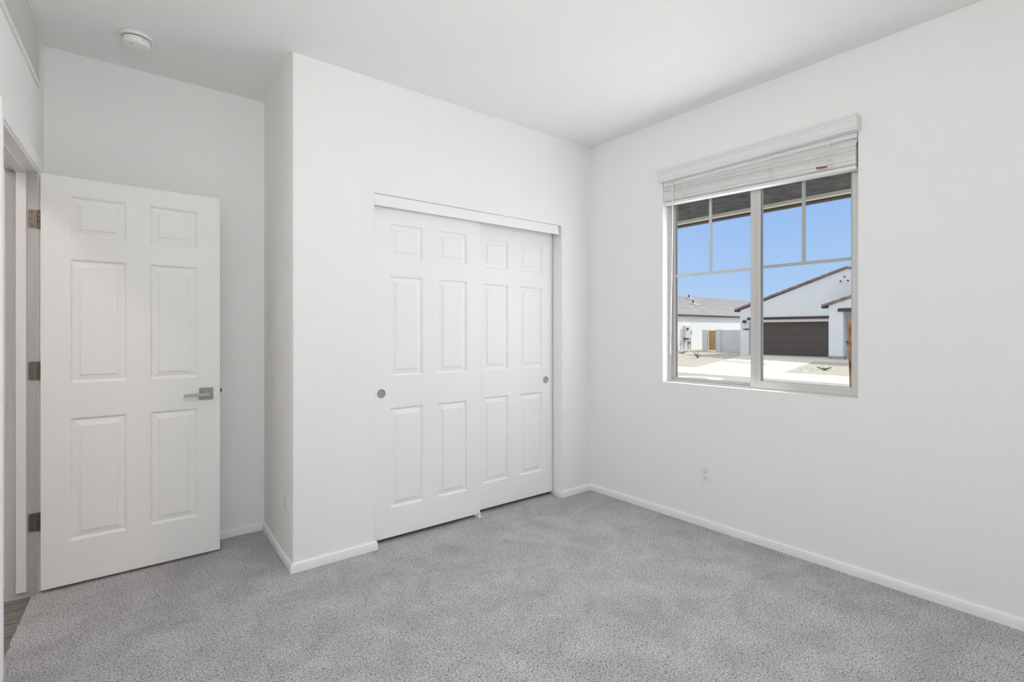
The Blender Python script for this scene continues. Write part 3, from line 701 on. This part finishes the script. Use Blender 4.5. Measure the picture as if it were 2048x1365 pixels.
fo = bpy.data.objects.new('house_number', nme); C.objects.link(fo)
Rm = Matrix(((0, 0, -1), (-1, 0, 0), (0, 1, 0))).to_4x4(); fo.parent = gh
fo.matrix_local = Matrix.Translation(Vector((gx - 0.015, 17.02, 1.43)) - Vector(gh['_w'])) @ Rm
fo['label'] = 'dark house number digits under the lamp'
# front wing with porch
wx = 31.7; w0, w1, ww = 11.354, 10.66, 2.6
WYP, WZP = 6.5, 4.35; wsl = 0.33; wze = WZP - wsl * (w0 - WYP)
wm = MB()
wm.box(wx, wx + 0.35, w1, w0, base, 2.55); wm.box(wx + 0.35, gx + 0.4, w0 - 0.3, w0, base, wze)
wm.prism([(w0, 2.55), (w0, wze), (WYP, WZP), (2 * WYP - w0, wze), (2 * WYP - w0, 2.55)], 'x', wx, wx + 0.35)
wm.box(wx, wx + 0.35, 2 * WYP - w0, 8.4, base, 2.55)
wm.box(gx - 0.35, gx - 0.1, 2 * WYP - w0, w0, base, wze)
wm.build('porch_wall', 'stucco', gh)
MB().box(wx - 0.06, wx - 0.001, 8.2, 10.90, 2.375, 2.555).build('porch_beam', 'brown', gh)
MB().box(wx + 0.001, wx + 0.34, 8.41, 10.655, 2.375, 2.549).build('porch_lintel', 'brown', gh)
MB().box(wx - 0.05, wx + 0.38, w1 - 0.05, w0 + 0.04, base, GZ + 0.16).build('pier_base', 'stone', gh)
rf = MB()
for ya in (w0 + 0.28, 2 * WYP - w0 - 0.28):
    za = WZP - wsl * abs(ya - WYP)
    rf.prism([(ya, za + 0.02), (WYP, WZP + 0.02), (WYP, WZP + 0.14), (ya, za + 0.14)], 'x', wx - 0.06, gx + 1.5)
rf.build('porch_roof', 'tile_brown', gh)
zw = WZP - wsl * (w0 + 0.28 - WYP)
rake(wx - 0.05, w0 + 0.28, zw + 0.08, WYP, WZP + 0.08, gh); rake(wx - 0.05, 2 * WYP - w0 - 0.28, zw + 0.08, WYP, WZP + 0.08, gh)
MB().box(wx - 0.12, wx + 0.10, w0 + 0.06, w0 + 0.36, zw - 0.08, zw + 0.12).build('eave_end', 'tile_dark', gh, bevel=0.03)
MB().box(gx - 0.42, gx - 0.35, 10.50, 10.62, 1.80, 2.02).build('porch_lamp', 'dark', gh)

# --- neighbour house, side wall and long roof slope
nh = thing('grey_roof_house', (42, 25.2, GZ), 'low white stucco house with grey flat tile roof at far left', 'house')
MB().box(22.4, 75.5, 25.2, 40.8, base, 2.66).build('wall', 'stucco', nh)
nr = MB(); ys, zs_, yr, zr = 25.02, 2.70, 33.0, 5.22; n = 24
for i in range(n):
    a = i / n; b = (i + 1) / n
    ya, yb = ys + (yr - ys) * a, ys + (yr - ys) * b; za, zb = zs_ + (zr - zs_) * a, zs_ + (zr - zs_) * b
    nr.prism([(ya, za), (yb + 0.05, zb + 0.01), (yb + 0.05, zb + 0.05), (ya, za + 0.10)], 'x', 22.0, 76)
nr.prism([(yr, zr), (41.0, zs_), (41.0, zs_ + 0.07), (yr, zr + 0.07)], 'x', 22.0, 76)
nr.build('roof', 'tile_grey', nh)
MB().box(22.0, 76, 24.96, 25.02, 2.58, 2.735).build('fascia', 'brown', nh)
MB().box(22.0, 76, 25.02, 25.199, 2.66, 2.695).build('soffit_board', 'cream', nh)
for (vx, vy, vz) in ((49.5, 31.4, 4.78), (46.3, 28.9, 3.98)):
    vo = MB().lathe([(0.10, -0.1), (0.10, 0.30), (0.16, 0.32), (0.16, 0.42), (0.09, 0.45)], (vx, vy, vz), (0, 0, 1), 14).build('roof_vent', 'pipe', nh)
    MB().box(vx - 0.26, vx - 0.15, vy - 0.18, vy - 0.06, vz + 0.22, vz + 0.46).build('vent_hood', 'dark', vo)
    MB().prism([(vy - 0.3, vz - 0.02), (vy + 0.3, vz + 0.17), (vy + 0.3, vz + 0.20), (vy - 0.3, vz + 0.01)], 'x', vx, vx + 0.55).build('flashing', 'pipe', vo)

# --- electrical service panel and gas riser on the neighbour wall
ep = thing('electric_meter_box', (39.25, 25.2, 0.9), 'white electrical service panel with conduits on the far left house wall', 'electrical panel')
MB().box(38.85, 39.65, 24.98, 25.199, 0.72, 1.80).build('cabinet', 'panelgrey', ep, bevel=0.02)
MB().lathe([(0.11, 0), (0.10, 0.08), (0.05, 0.10)], (39.10, 24.98, 1.50), (0, -1, 0), 16).build('meter', 'dark', ep)
MB().box(38.82, 39.30, 24.94, 25.19, 0.60, 0.72).build('junction_box', 'dark', ep)
MB().box(39.80, 39.92, 25.08, 25.199, 1.05, 1.35).build('switch', 'dark', ep)
MB().box(39.52, 39.66, 25.08, 25.199, 0.20, 0.40).build('junction_box', 'dark', ep)
for (px, z0, z1) in ((38.92, GZ, 0.6), (39.5, GZ, 0.72), (39.86, GZ, 1.05)):
    MB().tube([(px, 25.14, z0), (px, 25.14, z1)], 0.035, 8).build('conduit', 'concrete_d', ep)
gp = MB().tube([(38.15, 25.0, GZ - 0.02), (38.15, 25.0, 0.45), (38.5, 25.0, 0.45), (38.5, 25.0, GZ - 0.02)], 0.03, 8)
tag(gp.build('gas_pipe', 'concrete_d', loc=(38.3, 25.0, GZ)), 'thin bent riser pipe standing left of the electrical panel', 'pipe')

# --- block wall with wooden gate
bw = thing('block_wall', (37.3, 19.5, GZ), 'grey block garden wall beside the wooden gate', 'garden wall')
MB().box(37.3, 37.5, 17.45, 20.90, base, 1.40).build('wall_panel', 'stucco2', bw)
MB().box(37.22, 37.58, 20.90, 21.30, base, 1.44).build('pier', 'stucco2', bw)
MB().box(37.22, 37.58, 22.02, 22.46, base, 1.42).build('pier', 'stucco2', bw)
MB().box(37.58, 46.0, 22.20, 22.40, base, 1.40).build('wall_panel', 'stucco2', bw)
wg = thing('wooden_gate', (37.4, 21.65, GZ), 'brown wooden plank gate between two grey wall piers', 'gate')
wp = MB()
for k in range(6): wp.box(37.38, 37.42, 21.31 + k * 0.112, 21.31 + k * 0.112 + 0.104, GZ + 0.06, 1.36)
wp.build('planks', 'gatewood', wg)
MB().box(37.42, 37.46, 21.32, 21.98, 0.20, 0.30).build('rail', 'gatewood', wg); MB().box(37.42, 37.46, 21.32, 21.98, 1.0, 1.1).build('rail', 'gatewood', wg)
MB().box(37.35, 37.38, 21.52, 21.72, 0.42, 0.47).build('latch', 'nickel', wg)

# --- plants
def weed(name, x, y, r, h, nst, seed, m1, m2, label):
    rnd = random.Random(seed); t = thing(name, (x, y, GZ - 0.03), label, 'plant')
    st_ = MB(); lf = MB()
    for i in range(nst):
        a = rnd.uniform(0, 2 * PI); rr = r * rnd.uniform(0.4, 1); hh = h * rnd.uniform(0.4, 1)
        p0 = Vector((x, y, GZ - 0.03)); p1 = p0 + Vector((math.cos(a) * rr * 0.5, math.sin(a) * rr * 0.5, hh * 0.8)); p2 = p0 + Vector((math.cos(a) * rr, math.sin(a) * rr, hh))
        st_.tube([p0, p1, p2], [0.012, 0.008, 0.004], 5)
        for k in range(6):
            q = p0.lerp(p2, rnd.uniform(0.3, 1.0)) + Vector((0, 0, hh * 0.2)); b = rnd.uniform(0, 2 * PI); s_ = r * 0.22
            d = Vector((math.cos(b), math.sin(b), rnd.uniform(-0.2, 0.5))) * s_; e_ = Vector((-math.sin(b), math.cos(b), 0.1)) * s_ * 0.35
            u_ = Vector((0, 0, 0.004))
            lf.add([q, q + d * 0.5 + e_, q + d, q + d * 0.5 - e_, q + d * 0.5 + u_], [(0, 1, 4), (1, 2, 4), (2, 3, 4), (3, 0, 4), (0, 3, 2, 1)])
    st_.build('stem', m2, t); lf.build('foliage', m1, t)
    return t
weed('small_shrub', 27.0, 16.58, 0.45, 0.32, 10, 1, 'leafd', 'leafd', 'small dry dark shrub on the gravel left of the driveway')
weed('ground_plant', 31.9, 20.8, 0.50, 0.18, 12, 2, 'leaf', 'leaf', 'low green plant on the gravel near the electrical panel')
weed('sprawling_plant', 22.6, 8.25, 0.34, 0.13, 14, 5, 'leaf', 'leafd', 'sprawling sparse plant on the gravel right of the driveway')
tsk = thing('wooden_stake', (8.55, 2.78, GZ), 'reddish brown round wooden stake at the right edge of the window view', 'stake')
sx, sy = 8.31, 2.705
pts = []
for k in range(9):
    f = k / 8; z = GZ - 0.05 + (1.405 - GZ + 0.05) * f; pts.append((sx + 0.0, sy - 0.060 * (1 - f), z))
MB().tube(pts, [0.037] * 8 + [0.034], 16).build('post', 'stake', tsk, smooth=True)
lf = MB()
for (dy, dz, l, a) in ((0.005, 1.115, 0.055, 0.9), (-0.005, 1.12, 0.045, 0.2), (-0.01, 1.10, 0.04, 2.6), (0.0, 1.09, 0.03, 0.5)):
    q = Vector((sx - 0.05, sy + dy, dz)); d = Vector((-0.1, math.cos(a), 0.3 * math.sin(a))) * l; e_ = Vector((0, -0.15, 0.4)) * l
    lf.add([q, q + d * 0.5 + e_, q + d, q + d * 0.5 - e_, q + d * 0.5 + Vector((-0.003, 0, 0))], [(0, 1, 4), (1, 2, 4), (2, 3, 4), (3, 0, 4), (0, 3, 2, 1)])
tag(lf.build('leaves', 'leaf', tsk), 'small green leaves beside the stake')

for o in bpy.data.objects:
    if '_w' in o: del o['_w']
